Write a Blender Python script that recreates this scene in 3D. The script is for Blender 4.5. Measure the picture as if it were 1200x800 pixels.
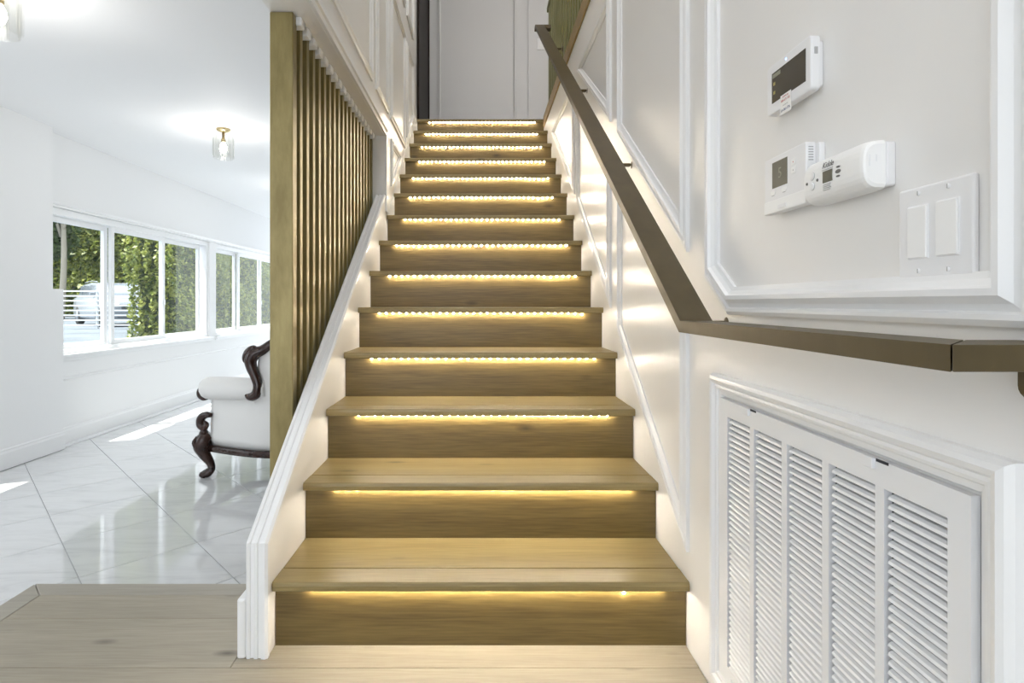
import bpy, bmesh, math, random
import numpy as np
from mathutils import Vector, Matrix

random.seed(7)
rng = np.random.default_rng(7)
for o in list(bpy.data.objects):
    bpy.data.objects.remove(o, do_unlink=True)
S = bpy.context.scene
COL = S.collection
PI = math.pi

# ------------------------------------------------------------------ camera
EYE = 1.10                      # eye height above the marble floor (world z = 0)
cam_d = bpy.data.cameras.new('camera')
cam = bpy.data.objects.new('camera', cam_d)
COL.objects.link(cam)
cam.location = (0, 0, EYE)
cam.rotation_euler = (PI / 2, 0, 0)
cam_d.sensor_width = 36.0
cam_d.lens = 36.0 * 680 / 1200
cam_d.shift_x = 37 / 1200
cam_d.shift_y = -45 / 1200
cam_d.clip_start = 0.02
cam_d.clip_end = 300
S.camera = cam

# ------------------------------------------------------------------ light
w = bpy.data.worlds.new('sky')
S.world = w
w.use_nodes = True
bg = w.node_tree.nodes['Background']
bg.inputs[0].default_value = (0.88, 0.94, 1.0, 1)
bg.inputs[1].default_value = 2.3

sun_d = bpy.data.lights.new('sun', 'SUN')
sun = bpy.data.objects.new('sun', sun_d)
COL.objects.link(sun)
sun_d.energy = 7.0
sun_d.color = (1.0, 0.96, 0.88)
sun_d.angle = math.radians(0.6)
sun.rotation_euler = Vector((0.34, 0.14, -1.0)).to_track_quat('-Z', 'Y').to_euler()

LAMP_W = 4.0      # each small ceiling light in the living room
HALL_W = 9.0      # unseen fill lamps added over the hall and the stairwell
LED_E = 540.0       # emission of one LED under the nosings

S.view_settings.view_transform = 'Standard'
S.view_settings.look = 'None'
S.view_settings.gamma = 1.0
S.view_settings.use_curve_mapping = False
S.view_settings.exposure = 0.60
try:
    S.cycles.use_denoising = True
    S.cycles.max_bounces = 10
    S.cycles.diffuse_bounces = 6
    S.cycles.glossy_bounces = 5
    S.cycles.transparent_max_bounces = 12
    S.cycles.sample_clamp_indirect = 6.0
    S.cycles.caustics_reflective = False
    S.cycles.caustics_refractive = False
except Exception:
    pass

# ------------------------------------------------------------------ materials
MATS = {}


def new_mat(name):
    m = bpy.data.materials.new(name)
    m.use_nodes = True
    MATS[name] = m
    nt = m.node_tree
    return m, nt, nt.nodes['Principled BSDF']


def N(nt, kind, **kw):
    n = nt.nodes.new(kind)
    for k, v in kw.items():
        if k in n.inputs.keys():
            n.inputs[k].default_value = v
        else:
            setattr(n, k, v)
    return n


def plain(name, col, rough=0.5, metal=0.0, spec=0.5, bump=0.0, bscale=60.0, var=0.0):
    m, nt, b = new_mat(name)
    b.inputs['Base Color'].default_value = (*col, 1)
    b.inputs['Roughness'].default_value = rough
    b.inputs['Metallic'].default_value = metal
    b.inputs['Specular IOR Level'].default_value = spec
    if bump or var:
        tc = N(nt, 'ShaderNodeTexCoord')
        nz = N(nt, 'ShaderNodeTexNoise', Scale=bscale, Detail=4.0)
        nt.links.new(tc.outputs['Object'], nz.inputs['Vector'])
        if bump:
            bp = N(nt, 'ShaderNodeBump', Strength=bump, Distance=0.004)
            nt.links.new(nz.outputs['Fac'], bp.inputs['Height'])
            nt.links.new(bp.outputs['Normal'], b.inputs['Normal'])
        if var:
            r = N(nt, 'ShaderNodeValToRGB')
            r.color_ramp.elements[0].position = 0.3
            r.color_ramp.elements[1].position = 0.7
            r.color_ramp.elements[0].color = (*[c * (1 - var) for c in col], 1)
            r.color_ramp.elements[1].color = (*[min(1, c * (1 + var)) for c in col], 1)
            nt.links.new(nz.outputs['Fac'], r.inputs['Fac'])
            nt.links.new(r.outputs['Color'], b.inputs['Base Color'])
    return m


def emitter(name, col, strength):
    m, nt, b = new_mat(name)
    b.inputs['Base Color'].default_value = (*col, 1)
    b.inputs['Emission Color'].default_value = (*col, 1)
    b.inputs['Emission Strength'].default_value = strength
    return m


def oak(name, light, dark, rough=0.42, axis=0):
    m, nt, b = new_mat(name)
    tc = N(nt, 'ShaderNodeTexCoord')
    oi = N(nt, 'ShaderNodeObjectInfo')
    off = N(nt, 'ShaderNodeVectorMath', operation='SCALE')
    off.inputs[0].default_value = (7.3, 3.1, 5.7)
    nt.links.new(oi.outputs['Random'], off.inputs['Scale'])
    add = N(nt, 'ShaderNodeVectorMath', operation='ADD')
    nt.links.new(tc.outputs['Object'], add.inputs[0])
    nt.links.new(off.outputs[0], add.inputs[1])
    mp = N(nt, 'ShaderNodeMapping')
    sc = [22.0, 22.0, 22.0]
    sc[axis] = 1.3
    mp.inputs['Scale'].default_value = sc
    nt.links.new(add.outputs[0], mp.inputs['Vector'])
    n1 = N(nt, 'ShaderNodeTexNoise', Scale=1.0, Detail=5.0, Distortion=0.8)
    nt.links.new(mp.outputs[0], n1.inputs['Vector'])
    mp2 = N(nt, 'ShaderNodeMapping')
    sc2 = [180.0, 180.0, 180.0]
    sc2[axis] = 9.0
    mp2.inputs['Scale'].default_value = sc2
    nt.links.new(add.outputs[0], mp2.inputs['Vector'])
    n2 = N(nt, 'ShaderNodeTexNoise', Scale=1.0, Detail=3.0)
    nt.links.new(mp2.outputs[0], n2.inputs['Vector'])
    mp3 = N(nt, 'ShaderNodeMapping')
    sc3 = [9.0, 9.0, 9.0]
    sc3[axis] = 3.6
    mp3.inputs['Scale'].default_value = sc3
    nt.links.new(add.outputs[0], mp3.inputs['Vector'])
    vo = N(nt, 'ShaderNodeTexVoronoi', Scale=0.9)
    nt.links.new(mp3.outputs[0], vo.inputs['Vector'])
    kr = N(nt, 'ShaderNodeValToRGB')
    kr.color_ramp.elements[0].position = 0.02
    kr.color_ramp.elements[0].color = (0.25, 0.25, 0.25, 1)
    kr.color_ramp.elements[1].position = 0.14
    kr.color_ramp.elements[1].color = (1, 1, 1, 1)
    nt.links.new(vo.outputs['Distance'], kr.inputs['Fac'])
    mixn = N(nt, 'ShaderNodeMix', data_type='FLOAT')
    mixn.inputs[0].default_value = 0.5
    nt.links.new(n1.outputs['Fac'], mixn.inputs[2])
    nt.links.new(n2.outputs['Fac'], mixn.inputs[3])
    r = N(nt, 'ShaderNodeValToRGB')
    r.color_ramp.elements[0].position = 0.34
    r.color_ramp.elements[1].position = 0.66
    r.color_ramp.elements[0].color = (*dark, 1)
    r.color_ramp.elements[1].color = (*light, 1)
    nt.links.new(mixn.outputs[0], r.inputs['Fac'])
    mul = N(nt, 'ShaderNodeMix', data_type='RGBA', blend_type='MULTIPLY')
    mul.inputs[0].default_value = 0.8
    nt.links.new(r.outputs['Color'], mul.inputs[6])
    nt.links.new(kr.outputs['Color'], mul.inputs[7])
    nt.links.new(mul.outputs[2], b.inputs['Base Color'])
    b.inputs['Roughness'].default_value = rough
    bp = N(nt, 'ShaderNodeBump', Strength=0.25, Distance=0.001)
    nt.links.new(n2.outputs['Fac'], bp.inputs['Height'])
    nt.links.new(bp.outputs['Normal'], b.inputs['Normal'])
    return m


def marble(name):
    m, nt, b = new_mat(name)
    tc = N(nt, 'ShaderNodeTexCoord')
    oi = N(nt, 'ShaderNodeObjectInfo')
    off = N(nt, 'ShaderNodeVectorMath', operation='SCALE')
    off.inputs[0].default_value = (9.0, 5.0, 3.0)
    nt.links.new(oi.outputs['Random'], off.inputs['Scale'])
    add = N(nt, 'ShaderNodeVectorMath', operation='ADD')
    nt.links.new(tc.outputs['Object'], add.inputs[0])
    nt.links.new(off.outputs[0], add.inputs[1])
    mp = N(nt, 'ShaderNodeMapping')
    mp.inputs['Rotation'].default_value = (0, 0, 0.45)
    mp.inputs['Scale'].default_value = (1.5, 6.0, 4.0)
    nt.links.new(add.outputs[0], mp.inputs['Vector'])
    n1 = N(nt, 'ShaderNodeTexNoise', Scale=1.6, Detail=8.0, Roughness=0.62, Distortion=1.4)
    nt.links.new(mp.outputs[0], n1.inputs['Vector'])
    r = N(nt, 'ShaderNodeValToRGB')
    e = r.color_ramp.elements
    e[0].position = 0.30
    e[0].color = (0.68, 0.69, 0.71, 1)
    e[1].position = 0.58
    e[1].color = (0.80, 0.81, 0.825, 1)
    k = r.color_ramp.elements.new(0.46)
    k.color = (0.765, 0.775, 0.79, 1)
    nt.links.new(n1.outputs['Fac'], r.inputs['Fac'])
    nt.links.new(r.outputs['Color'], b.inputs['Base Color'])
    b.inputs['Roughness'].default_value = 0.06
    b.inputs['Specular IOR Level'].default_value = 0.9
    return m


def brass(name, a, c, rough=0.38, metal=0.75):
    m, nt, b = new_mat(name)
    tc = N(nt, 'ShaderNodeTexCoord')
    mp = N(nt, 'ShaderNodeMapping')
    mp.inputs['Scale'].default_value = (6, 6, 1.6)
    nt.links.new(tc.outputs['Object'], mp.inputs['Vector'])
    n1 = N(nt, 'ShaderNodeTexNoise', Scale=2.2, Detail=6.0, Roughness=0.65)
    nt.links.new(mp.outputs[0], n1.inputs['Vector'])
    r = N(nt, 'ShaderNodeValToRGB')
    r.color_ramp.elements[0].position = 0.35
    r.color_ramp.elements[1].position = 0.68
    r.color_ramp.elements[0].color = (*a, 1)
    r.color_ramp.elements[1].color = (*c, 1)
    nt.links.new(n1.outputs['Fac'], r.inputs['Fac'])
    nt.links.new(r.outputs['Color'], b.inputs['Base Color'])
    b.inputs['Metallic'].default_value = metal
    b.inputs['Roughness'].default_value = rough
    return m


def pane(name, gloss=0.10, tint=(0.97, 0.99, 0.98)):
    m, nt, b = new_mat(name)
    nt.nodes.remove(b)
    out = nt.nodes['Material Output']
    tr = N(nt, 'ShaderNodeBsdfTransparent')
    tr.inputs[0].default_value = (*tint, 1)
    gl = N(nt, 'ShaderNodeBsdfGlossy')
    gl.inputs['Roughness'].default_value = 0.02
    lw = N(nt, 'ShaderNodeLayerWeight', Blend=0.5)
    pw = N(nt, 'ShaderNodeMath', operation='POWER')
    pw.inputs[1].default_value = 5.0
    nt.links.new(lw.outputs['Facing'], pw.inputs[0])
    fr = N(nt, 'ShaderNodeMath', operation='MULTIPLY_ADD')
    fr.inputs[1].default_value = 0.45
    fr.inputs[2].default_value = 0.015
    nt.links.new(pw.outputs[0], fr.inputs[0])
    mx = N(nt, 'ShaderNodeMixShader')
    nt.links.new(fr.outputs[0], mx.inputs[0])
    nt.links.new(tr.outputs[0], mx.inputs[1])
    nt.links.new(gl.outputs[0], mx.inputs[2])
    nt.links.new(mx.outputs[0], out.inputs['Surface'])
    return m


plain('room_paint', (0.86, 0.865, 0.87), 0.6, bump=0.05, bscale=90)
plain('ceiling_paint', (0.88, 0.885, 0.895), 0.7)
plain('gloss_paint', (0.83, 0.82, 0.805), 0.31, bump=0.07, bscale=14)
plain('trim_paint', (0.84, 0.845, 0.85), 0.30)
plain('upper_paint', (0.70, 0.695, 0.70), 0.4)
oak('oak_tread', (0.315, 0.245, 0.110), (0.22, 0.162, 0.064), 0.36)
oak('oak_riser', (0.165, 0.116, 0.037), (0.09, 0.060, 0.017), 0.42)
oak('oak_floor', (0.42, 0.375, 0.29), (0.32, 0.28, 0.212), 0.45)
oak('oak_edge', (0.43, 0.40, 0.335), (0.35, 0.32, 0.265), 0.45)
marble('marble')
plain('grout', (0.50, 0.51, 0.53), 0.7)
brass('brass_post', (0.18, 0.138, 0.050), (0.29, 0.235, 0.098), 0.38, 0.45)
brass('brass_fascia', (0.30, 0.20, 0.06), (0.38, 0.265, 0.09), 0.4, 0.3)
brass('brass_rail', (0.072, 0.051, 0.019), (0.095, 0.068, 0.026), 0.45, 0.2)
brass('brass_green', (0.15, 0.145, 0.045), (0.21, 0.195, 0.065), 0.45, 0.4)
plain('bright_brass', (0.62, 0.50, 0.28), 0.25, metal=0.9)
plain('steel', (0.55, 0.55, 0.52), 0.3, metal=1.0)
plain('window_white', (0.86, 0.87, 0.88), 0.35)
pane('glass')
pane('lamp_glass', tint=(0.96, 0.96, 0.95))
plain('device_white', (0.84, 0.84, 0.85), 0.38)
plain('device_bright', (0.90, 0.90, 0.895), 0.33)
plain('screen_dark', (0.055, 0.048, 0.038), 0.18)
plain('screen_olive', (0.15, 0.145, 0.115), 0.25)
plain('screen_mark', (0.23, 0.23, 0.17), 0.4)
plain('screen_icon', (0.35, 0.30, 0.08), 0.4)
plain('ink', (0.12, 0.12, 0.12), 0.5)
plain('ink_grey', (0.42, 0.42, 0.42), 0.5)
plain('ink_red', (0.50, 0.12, 0.10), 0.5)
plain('ink_navy', (0.10, 0.12, 0.25), 0.5)
plain('paper', (0.88, 0.87, 0.85), 0.6)
plain('vent_dark', (0.03, 0.032, 0.04), 0.8)
plain('vent_metal', (0.82, 0.83, 0.85), 0.4)
plain('dark_wood', (0.035, 0.016, 0.012), 0.22, bump=0.12, bscale=25, var=0.35)
plain('upholstery', (0.80, 0.79, 0.775), 0.85, bump=0.15, bscale=160)
plain('door_brown', (0.016, 0.010, 0.008), 0.5, spec=0.15)
plain('car_paint', (0.24, 0.26, 0.29), 0.22)
plain('car_glass', (0.10, 0.12, 0.15), 0.08)
plain('car_dark', (0.05, 0.055, 0.06), 0.5)
plain('car_lamp', (0.85, 0.87, 0.9), 0.15)
plain('tyre', (0.03, 0.03, 0.03), 0.8)
plain('fence_white', (0.55, 0.57, 0.60), 0.5)
plain('asphalt', (0.13, 0.15, 0.18), 0.8, var=0.25, bscale=0.9)
plain('bark', (0.30, 0.27, 0.22), 0.9, bump=0.5, bscale=12)
plain('strip_tape', (0.12, 0.10, 0.07), 0.5)
emitter('led_glow', (1.0, 0.885, 0.71), LED_E)
emitter('bulb_glow', (1.0, 0.95, 0.86), 12.0)
emitter('panel_led', (0.35, 0.55, 1.0), 1.5)


def leafmat(name, a, c, s=1.3):
    m, nt, b = new_mat(name)
    tc = N(nt, 'ShaderNodeTexCoord')
    n1 = N(nt, 'ShaderNodeTexNoise', Scale=s, Detail=5.0)
    nt.links.new(tc.outputs['Object'], n1.inputs['Vector'])
    r = N(nt, 'ShaderNodeValToRGB')
    r.color_ramp.elements[0].position = 0.36
    r.color_ramp.elements[1].position = 0.64
    r.color_ramp.elements[0].color = (*a, 1)
    r.color_ramp.elements[1].color = (*c, 1)
    nt.links.new(n1.outputs['Fac'], r.inputs['Fac'])
    nt.links.new(r.outputs['Color'], b.inputs['Base Color'])
    b.inputs['Roughness'].default_value = 0.45
    tl = N(nt, 'ShaderNodeBsdfTranslucent')
    nt.links.new(r.outputs['Color'], tl.inputs['Color'])
    mx = N(nt, 'ShaderNodeMixShader')
    mx.inputs[0].default_value = 0.45
    out = nt.nodes['Material Output']
    nt.links.new(b.outputs[0], mx.inputs[1])
    nt.links.new(tl.outputs[0], mx.inputs[2])
    nt.links.new(mx.outputs[0], out.inputs['Surface'])
    return m


leafmat('hedge_leaf', (0.07, 0.12, 0.022), (0.38, 0.40, 0.09), 7.0)
leafmat('hedge_core', (0.035, 0.06, 0.015), (0.07, 0.11, 0.03), 2.0)
leafmat('tree_leaf', (0.05, 0.09, 0.03), (0.13, 0.19, 0.06), 1.2)

# ------------------------------------------------------------------ helpers
WLOC = {}


def wloc(o):
    return WLOC.get(o.name, Vector((0, 0, 0))) if o is not None else Vector((0, 0, 0))


def tag(o, label=None, cat=None, group=None, kind=None):
    if label:
        o['label'] = label
    if cat:
        o['category'] = cat
    if group:
        o['group'] = group
    if kind:
        o['kind'] = kind
    return o


def thing(name, loc, label=None, cat=None, group=None, rotz=0.0, kind=None, local=False):
    o = bpy.data.objects.new(name, None)
    COL.objects.link(o)
    o.location = loc
    o.rotation_euler = (0, 0, rotz)
    o.empty_display_size = 0.05
    WLOC[o.name] = Vector((0, 0, 0)) if local else Vector(loc)
    return tag(o, label, cat, group, kind)


def link(name, me, mat, parent=None, at=(0, 0, 0)):
    """one mesh object at point `at` (parent's frame given in the same coordinates)"""
    o = bpy.data.objects.new(name, me)
    COL.objects.link(o)
    at = Vector(at)
    if parent is not None:
        o.parent = parent
        o.location = at - wloc(parent)
    else:
        o.location = at
    WLOC[o.name] = at
    if mat and not me.materials:
        me.materials.append(MATS[mat])
    return o


def obj(name, verts, faces, mat, parent=None, smooth=False, fix=True):
    v = np.array([tuple(p) for p in verts], dtype=float)
    c = (v.min(0) + v.max(0)) / 2
    c[2] = v[:, 2].min() if parent is None else c[2]
    me = bpy.data.meshes.new(name)
    me.from_pydata([tuple(p) for p in (v - c)], [], faces)
    if fix:
        bm = bmesh.new()
        bm.from_mesh(me)
        bmesh.ops.recalc_face_normals(bm, faces=bm.faces)
        bm.to_mesh(me)
        bm.free()
    if smooth:
        for p in me.polygons:
            p.use_smooth = True
    me.update()
    return link(name, me, mat, parent, c)


BOXF = [(0, 3, 2, 1), (4, 5, 6, 7), (0, 1, 5, 4), (1, 2, 6, 5), (2, 3, 7, 6), (3, 0, 4, 7)]


def boxv(x0, x1, y0, y1, z0, z1):
    return [(x0, y0, z0), (x1, y0, z0), (x1, y1, z0), (x0, y1, z0),
            (x0, y0, z1), (x1, y0, z1), (x1, y1, z1), (x0, y1, z1)]


def box(name, x0, x1, y0, y1, z0, z1, mat, parent=None, bevel=0.0, seg=2):
    o = obj(name, boxv(x0, x1, y0, y1, z0, z1), BOXF, mat, parent)
    if bevel:
        bevel_mesh(o.data, bevel, seg)
    return o


def bevel_mesh(me, width, seg=2):
    bm = bmesh.new()
    bm.from_mesh(me)
    bmesh.ops.bevel(bm, geom=list(bm.edges), offset=width, segments=seg, affect='EDGES', profile=0.5)
    bm.to_mesh(me)
    bm.free()


def boxes(name, lst, mat, parent=None):
    V, F = [], []
    for b in lst:
        k = len(V)
        V += boxv(*b)
        F += [tuple(i + k for i in f) for f in BOXF]
    return obj(name, V, F, mat, parent)


def prism_x(name, poly, x0, x1, mat, parent=None, bevel=0.0):
    """polygon in (y, z) extruded along x"""
    n = len(poly)
    V = [(x0, p[0], p[1]) for p in poly] + [(x1, p[0], p[1]) for p in poly]
    F = [tuple(range(n)), tuple(range(2 * n - 1, n - 1, -1))]
    F += [(i, (i + 1) % n, n + (i + 1) % n, n + i) for i in range(n)]
    o = obj(name, V, F, mat, parent)
    if bevel:
        bevel_mesh(o.data, bevel, 2)
    return o


def prism_z(name, poly, z0, z1, mat, parent=None, bevel=0.0):
    n = len(poly)
    V = [(p[0], p[1], z0) for p in poly] + [(p[0], p[1], z1) for p in poly]
    F = [tuple(range(n)), tuple(range(2 * n - 1, n - 1, -1))]
    F += [(i, (i + 1) % n, n + (i + 1) % n, n + i) for i in range(n)]
    o = obj(name, V, F, mat, parent)
    if bevel:
        bevel_mesh(o.data, bevel, 2)
    return o


# moulding profile: (fraction across, proud fraction)
PROF = [(0.0, 0.0), (0.0, 0.55), (0.12, 0.75), (0.22, 0.72), (0.27, 0.48), (0.40, 0.62), (0.55, 1.0),
        (0.68, 1.0), (0.74, 0.70), (0.86, 0.45), (1.0, 0.30), (1.0, 0.0)]


def moulding(name, poly, plane, side, width, proud, mat, parent, axis='x', prof=PROF):
    """closed moulded frame; poly = outer outline in (y, z) for a wall x = plane (or (x, z) for y = plane);
    it stands proud towards `side`"""
    P = [Vector(p) for p in poly]
    n = len(P)
    area = sum(P[i].x * P[(i + 1) % n].y - P[(i + 1) % n].x * P[i].y for i in range(n))
    if area < 0:
        P.reverse()
    inn = []
    for i in range(n):
        a = (P[i] - P[i - 1]).normalized()
        b = (P[(i + 1) % n] - P[i]).normalized()
        na, nb = Vector((-a.y, a.x)), Vector((-b.y, b.x))
        m = (na + nb)
        m = m / max(1e-4, m.dot(na))
        if m.length > 2.6:
            m = m.normalized() * 2.6
        inn.append(m)
    V, F = [], []
    k = len(prof)
    for i in range(n):
        for (t, h) in prof:
            q = P[i] + inn[i] * (t * width)
            if axis == 'x':
                V.append((plane + side * h * proud, q.x, q.y))
            else:
                V.append((q.x, plane + side * h * proud, q.y))
    for i in range(n):
        j = (i + 1) % n
        for s in range(k - 1):
            F.append((i * k + s, j * k + s, j * k + s + 1, i * k + s + 1))
    return obj(name, V, F, mat, parent)


def smooth_path(pts, n=6):
    """Catmull-Rom through 3D points (each may carry a radius as the 4th value)"""
    P = [np.array(p, float) for p in pts]
    P = [2 * P[0] - P[1]] + P + [2 * P[-1] - P[-2]]
    out = []
    for i in range(1, len(P) - 2):
        for k in range(n):
            t = k / n
            a, b, c, d = P[i - 1], P[i], P[i + 1], P[i + 2]
            out.append(0.5 * ((2 * b) + (c - a) * t + (2 * a - 5 * b + 4 * c - d) * t * t + (-a + 3 * b - 3 * c + d) * t ** 3))
    out.append(P[-2])
    return out


def tube_geo(pts, seg=10, flat=1.0):
    """pts: arrays x y z r -> verts, faces of a capped tube"""
    V, F = [], []
    n = len(pts)
    prev = None
    for i, p in enumerate(pts):
        a = Vector(pts[max(0, i - 1)][:3])
        b = Vector(pts[min(n - 1, i + 1)][:3])
        t = (b - a).normalized()
        if prev is None:
            ref = Vector((0, 0, 1)) if abs(t.z) < 0.9 else Vector((1, 0, 0))
            u = t.cross(ref).normalized()
        else:
            u = (prev - t * prev.dot(t)).normalized()
        prev = u
        v = t.cross(u)
        for k in range(seg):
            an = 2 * PI * k / seg
            V.append(Vector(p[:3]) + u * (math.cos(an) * p[3]) + v * (math.sin(an) * p[3] * flat))
    for i in range(n - 1):
        for k in range(seg):
            F.append((i * seg + k, i * seg + (k + 1) % seg, (i + 1) * seg + (k + 1) % seg, (i + 1) * seg + k))
    F.append(tuple(range(seg - 1, -1, -1)))
    F.append(tuple((n - 1) * seg + k for k in range(seg)))
    return V, F


def tube(name, pts, mat, parent=None, seg=10, n=6, flat=1.0):
    V, F = tube_geo(smooth_path(pts, n), seg, flat)
    return obj(name, V, F, mat, parent, smooth=True)


def join_geo(lst):
    V, F = [], []
    for v, f in lst:
        k = len(V)
        V += list(v)
        F += [tuple(i + k for i in q) for q in f]
    return V, F


def lathe(name, prof, c, mat, parent=None, seg=24, axis='z'):
    """prof: (r, h) pairs"""
    V, F = [], []
    for (r, h) in prof:
        for k in range(seg):
            a = 2 * PI * k / seg
            if axis == 'z':
                V.append((c[0] + r * math.cos(a), c[1] + r * math.sin(a), c[2] + h))
            elif axis == 'x':
                V.append((c[0] + h, c[1] + r * math.cos(a), c[2] + r * math.sin(a)))
            else:
                V.append((c[0] + r * math.cos(a), c[1] + h, c[2] + r * math.sin(a)))
    n = len(prof)
    for i in range(n - 1):
        for k in range(seg):
            F.append((i * seg + k, i * seg + (k + 1) % seg, (i + 1) * seg + (k + 1) % seg, (i + 1) * seg + k))
    F.append(tuple(range(seg)))
    F.append(tuple((n - 1) * seg + k for k in range(seg)))
    return obj(name, V, F, mat, parent, smooth=True)


def rrect(cy, cz, hw, hh, r, n=5):
    pts = []
    for (sx, sz, a0) in ((1, 1, 0), (-1, 1, PI / 2), (-1, -1, PI), (1, -1, 1.5 * PI)):
        for k in range(n + 1):
            a = a0 + PI / 2 * k / n
            pts.append((cy + sx * (hw - r) + r * math.cos(a), cz + sz * (hh - r) + r * math.sin(a)))
    return pts


def text(name, body, size, loc, rot, mat, parent, depth=0.0003, shear=0.0):
    cu = bpy.data.curves.new(name, 'FONT')
    cu.body = body
    cu.size = size
    cu.extrude = depth
    cu.shear = shear
    cu.align_x = 'CENTER'
    cu.align_y = 'CENTER'
    t = bpy.data.objects.new(name, cu)
    COL.objects.link(t)
    dg = bpy.context.evaluated_depsgraph_get()
    me = bpy.data.meshes.new_from_object(t.evaluated_get(dg))
    bpy.data.objects.remove(t)
    o = link(name, me, None, parent, loc)
    me.materials.clear()
    me.materials.append(MATS[mat])
    o.rotation_euler = rot
    return o


def struct(o):
    o['kind'] = 'structure'
    return o


# ------------------------------------------------------------------ dimensions
XW = 0.555            # right wall face
XL = -0.553           # stair side of the left stringer
RUN, RISE = 0.27, 0.18
LAND = 0.18           # lower landing height
NOSE1 = 1.535         # y of the first nosing
NS = 14
UP = LAND + NS * RISE         # upper floor 2.70
CEIL = 2.39           # living room ceiling
HEAD = 2.07           # underside of the header over the screen
TOPZ = 5.10
YB, YF = -2.6, 10.6   # back (behind the camera) and far end of the house
LW = -3.235           # window wall face
NW = -3.14            # near left wall face

# ------------------------------------------------------------------ shell
fl = struct(box('floor', -3.6, 0.66, YB, YF, -0.10, -0.004, 'grout'))

# diagonal marble tiles, 46 cm
u = np.array((0.676, 0.737))
v = np.array((-0.676, 0.737))
ST = 0.46
O0 = np.array((-1.612, 3.004))
me_tile = bpy.data.meshes.new('tile')
g = 0.0018
hu = ST / 2 - g
cs = [(-hu * u - hu * v), (hu * u - hu * v), (hu * u + hu * v), (-hu * u + hu * v)]
tv = [(c[0], c[1], -0.004) for c in cs] + [(c[0] * 0.9985, c[1] * 0.9985, 0.0) for c in cs]
me_tile.from_pydata(tv, [], BOXF)
bm = bmesh.new(); bm.from_mesh(me_tile); bmesh.ops.recalc_face_normals(bm, faces=bm.faces); bm.to_mesh(me_tile); bm.free()
me_tile.materials.append(MATS['marble'])


def clip_poly(poly, x0, x1, y0, y1):
    def cut(P, f):
        out = []
        for i in range(len(P)):
            a, b = P[i], P[(i + 1) % len(P)]
            fa, fb = f(a), f(b)
            if fa >= 0:
                out.append(a)
            if fa * fb < 0:
                t = fa / (fa - fb)
                out.append((a[0] + (b[0] - a[0]) * t, a[1] + (b[1] - a[1]) * t))
        return out
    for f in (lambda p: p[0] - x0, lambda p: x1 - p[0], lambda p: p[1] - y0, lambda p: y1 - p[1]):
        poly = cut(poly, f)
        if len(poly) < 3:
            return None
    return poly


far_V, far_F = [], []
for i in range(-24, 26):
    for j in range(-24, 26):
        c = O0 + (i + 0.5) * ST * u + (j + 0.5) * ST * v
        if not (-4.0 < c[0] < -0.1 and -1 < c[1] < YF + 0.5):
            continue
        P = [tuple(c + q) for q in cs]
        K = clip_poly(P, NW - 0.09 if c[1] > 4.2 else NW - 0.01, -0.606, -0.5, YF)
        if K is None:
            continue
        full = len(K) == 4 and max(abs(K[a][0] - P[a][0]) + abs(K[a][1] - P[a][1]) for a in range(4)) < 1e-6
        if c[1] < 8.4 and c[1] > 1.2:
            if full:
                t = link('tile', me_tile, None, fl, (c[0], c[1], 0.0))
            else:
                t = prism_z('tile', K, -0.004, 0.0, 'marble', fl)
        else:
            k = len(far_V)
            n = len(K)
            far_V += [(p[0], p[1], 0.0) for p in K]
            far_F.append(tuple(range(k, k + n)))
far = obj('distant_tiles', far_V, far_F, 'marble', fl)
far['kind'] = 'stuff'

# lower landing in oak planks
fl2 = struct(boxes('floor_landing', [(-1.455, 0.60, YB, 1.83, 0.002, 0.158)], 'oak_edge'))
yy = 1.465
rows = [(1.465, 1.829)]
edges = [1.829, 1.693, 1.465]
while edges[-1] > YB:
    edges.append(max(YB, edges[-1] - 0.228))
for k in range(len(edges) - 1):
    y1_, y0_ = edges[k], edges[k + 1]
    x1_ = 0.553 if y1_ < 1.6 else -0.632
    if k == 0:
        cuts = [-1.388, -0.632]
    elif k == 1:
        cuts = [-1.388, -0.632]
    else:
        cuts = [-1.388, random.uniform(-0.9, -0.2) if k > 3 else 0.553, 0.553]
        if cuts[1] == 0.553:
            cuts = cuts[:2]
    for a in range(len(cuts) - 1):
        box('plank', cuts[a] + 0.0006, cuts[a + 1] - 0.0006, y0_ + 0.0007, y1_ - 0.0007, 0.158, LAND, 'oak_floor', fl2, 0.0012, 1)
# filler plank between the stringer foot and the first riser
box('plank', -0.631, 0.553, 1.4657, 1.57, 0.158, LAND - 0.0003, 'oak_floor', fl2)
# nosing strips round the landing (mitred)
prism_z('edge_strip', [(-1.389, 1.8297), (-0.606, 1.8297), (-0.606, 1.905), (-1.4615, 1.905)], 0.148, LAND, 'oak_edge', fl2, 0.003)
prism_z('edge_strip', [(-1.3895, 1.829), (-1.463, 1.9035), (-1.463, YB), (-1.3895, YB)], 0.148, LAND, 'oak_edge', fl2, 0.003)

# ceiling of the living room
struct(box('ceiling', -3.6, -0.70, YB, YF, CEIL, CEIL + 0.12, 'ceiling_paint'))

# left stair wall with the header above the slat screen
YJ = 3.37
wl = struct(prism_x('wall_stair_left', [(YJ, 0.002), (YF, 0.002), (YF, TOPZ), (YB, TOPZ), (YB, HEAD), (YJ, HEAD)], -0.70, -0.556, 'gloss_paint'))
# right wall up to the upper floor
wr = struct(box('wall_right', XW, XW + 0.10, YB, 5.13, -0.1, UP - 0.075, 'gloss_paint'))
# upper floor slab
up = struct(boxes('floor_upper', [(XW + 0.001, 3.2, YB, 6.3, UP - 0.07, UP), (-0.556, XW, 5.12, 6.3, UP - 0.06, UP)], 'oak_floor'))
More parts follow.
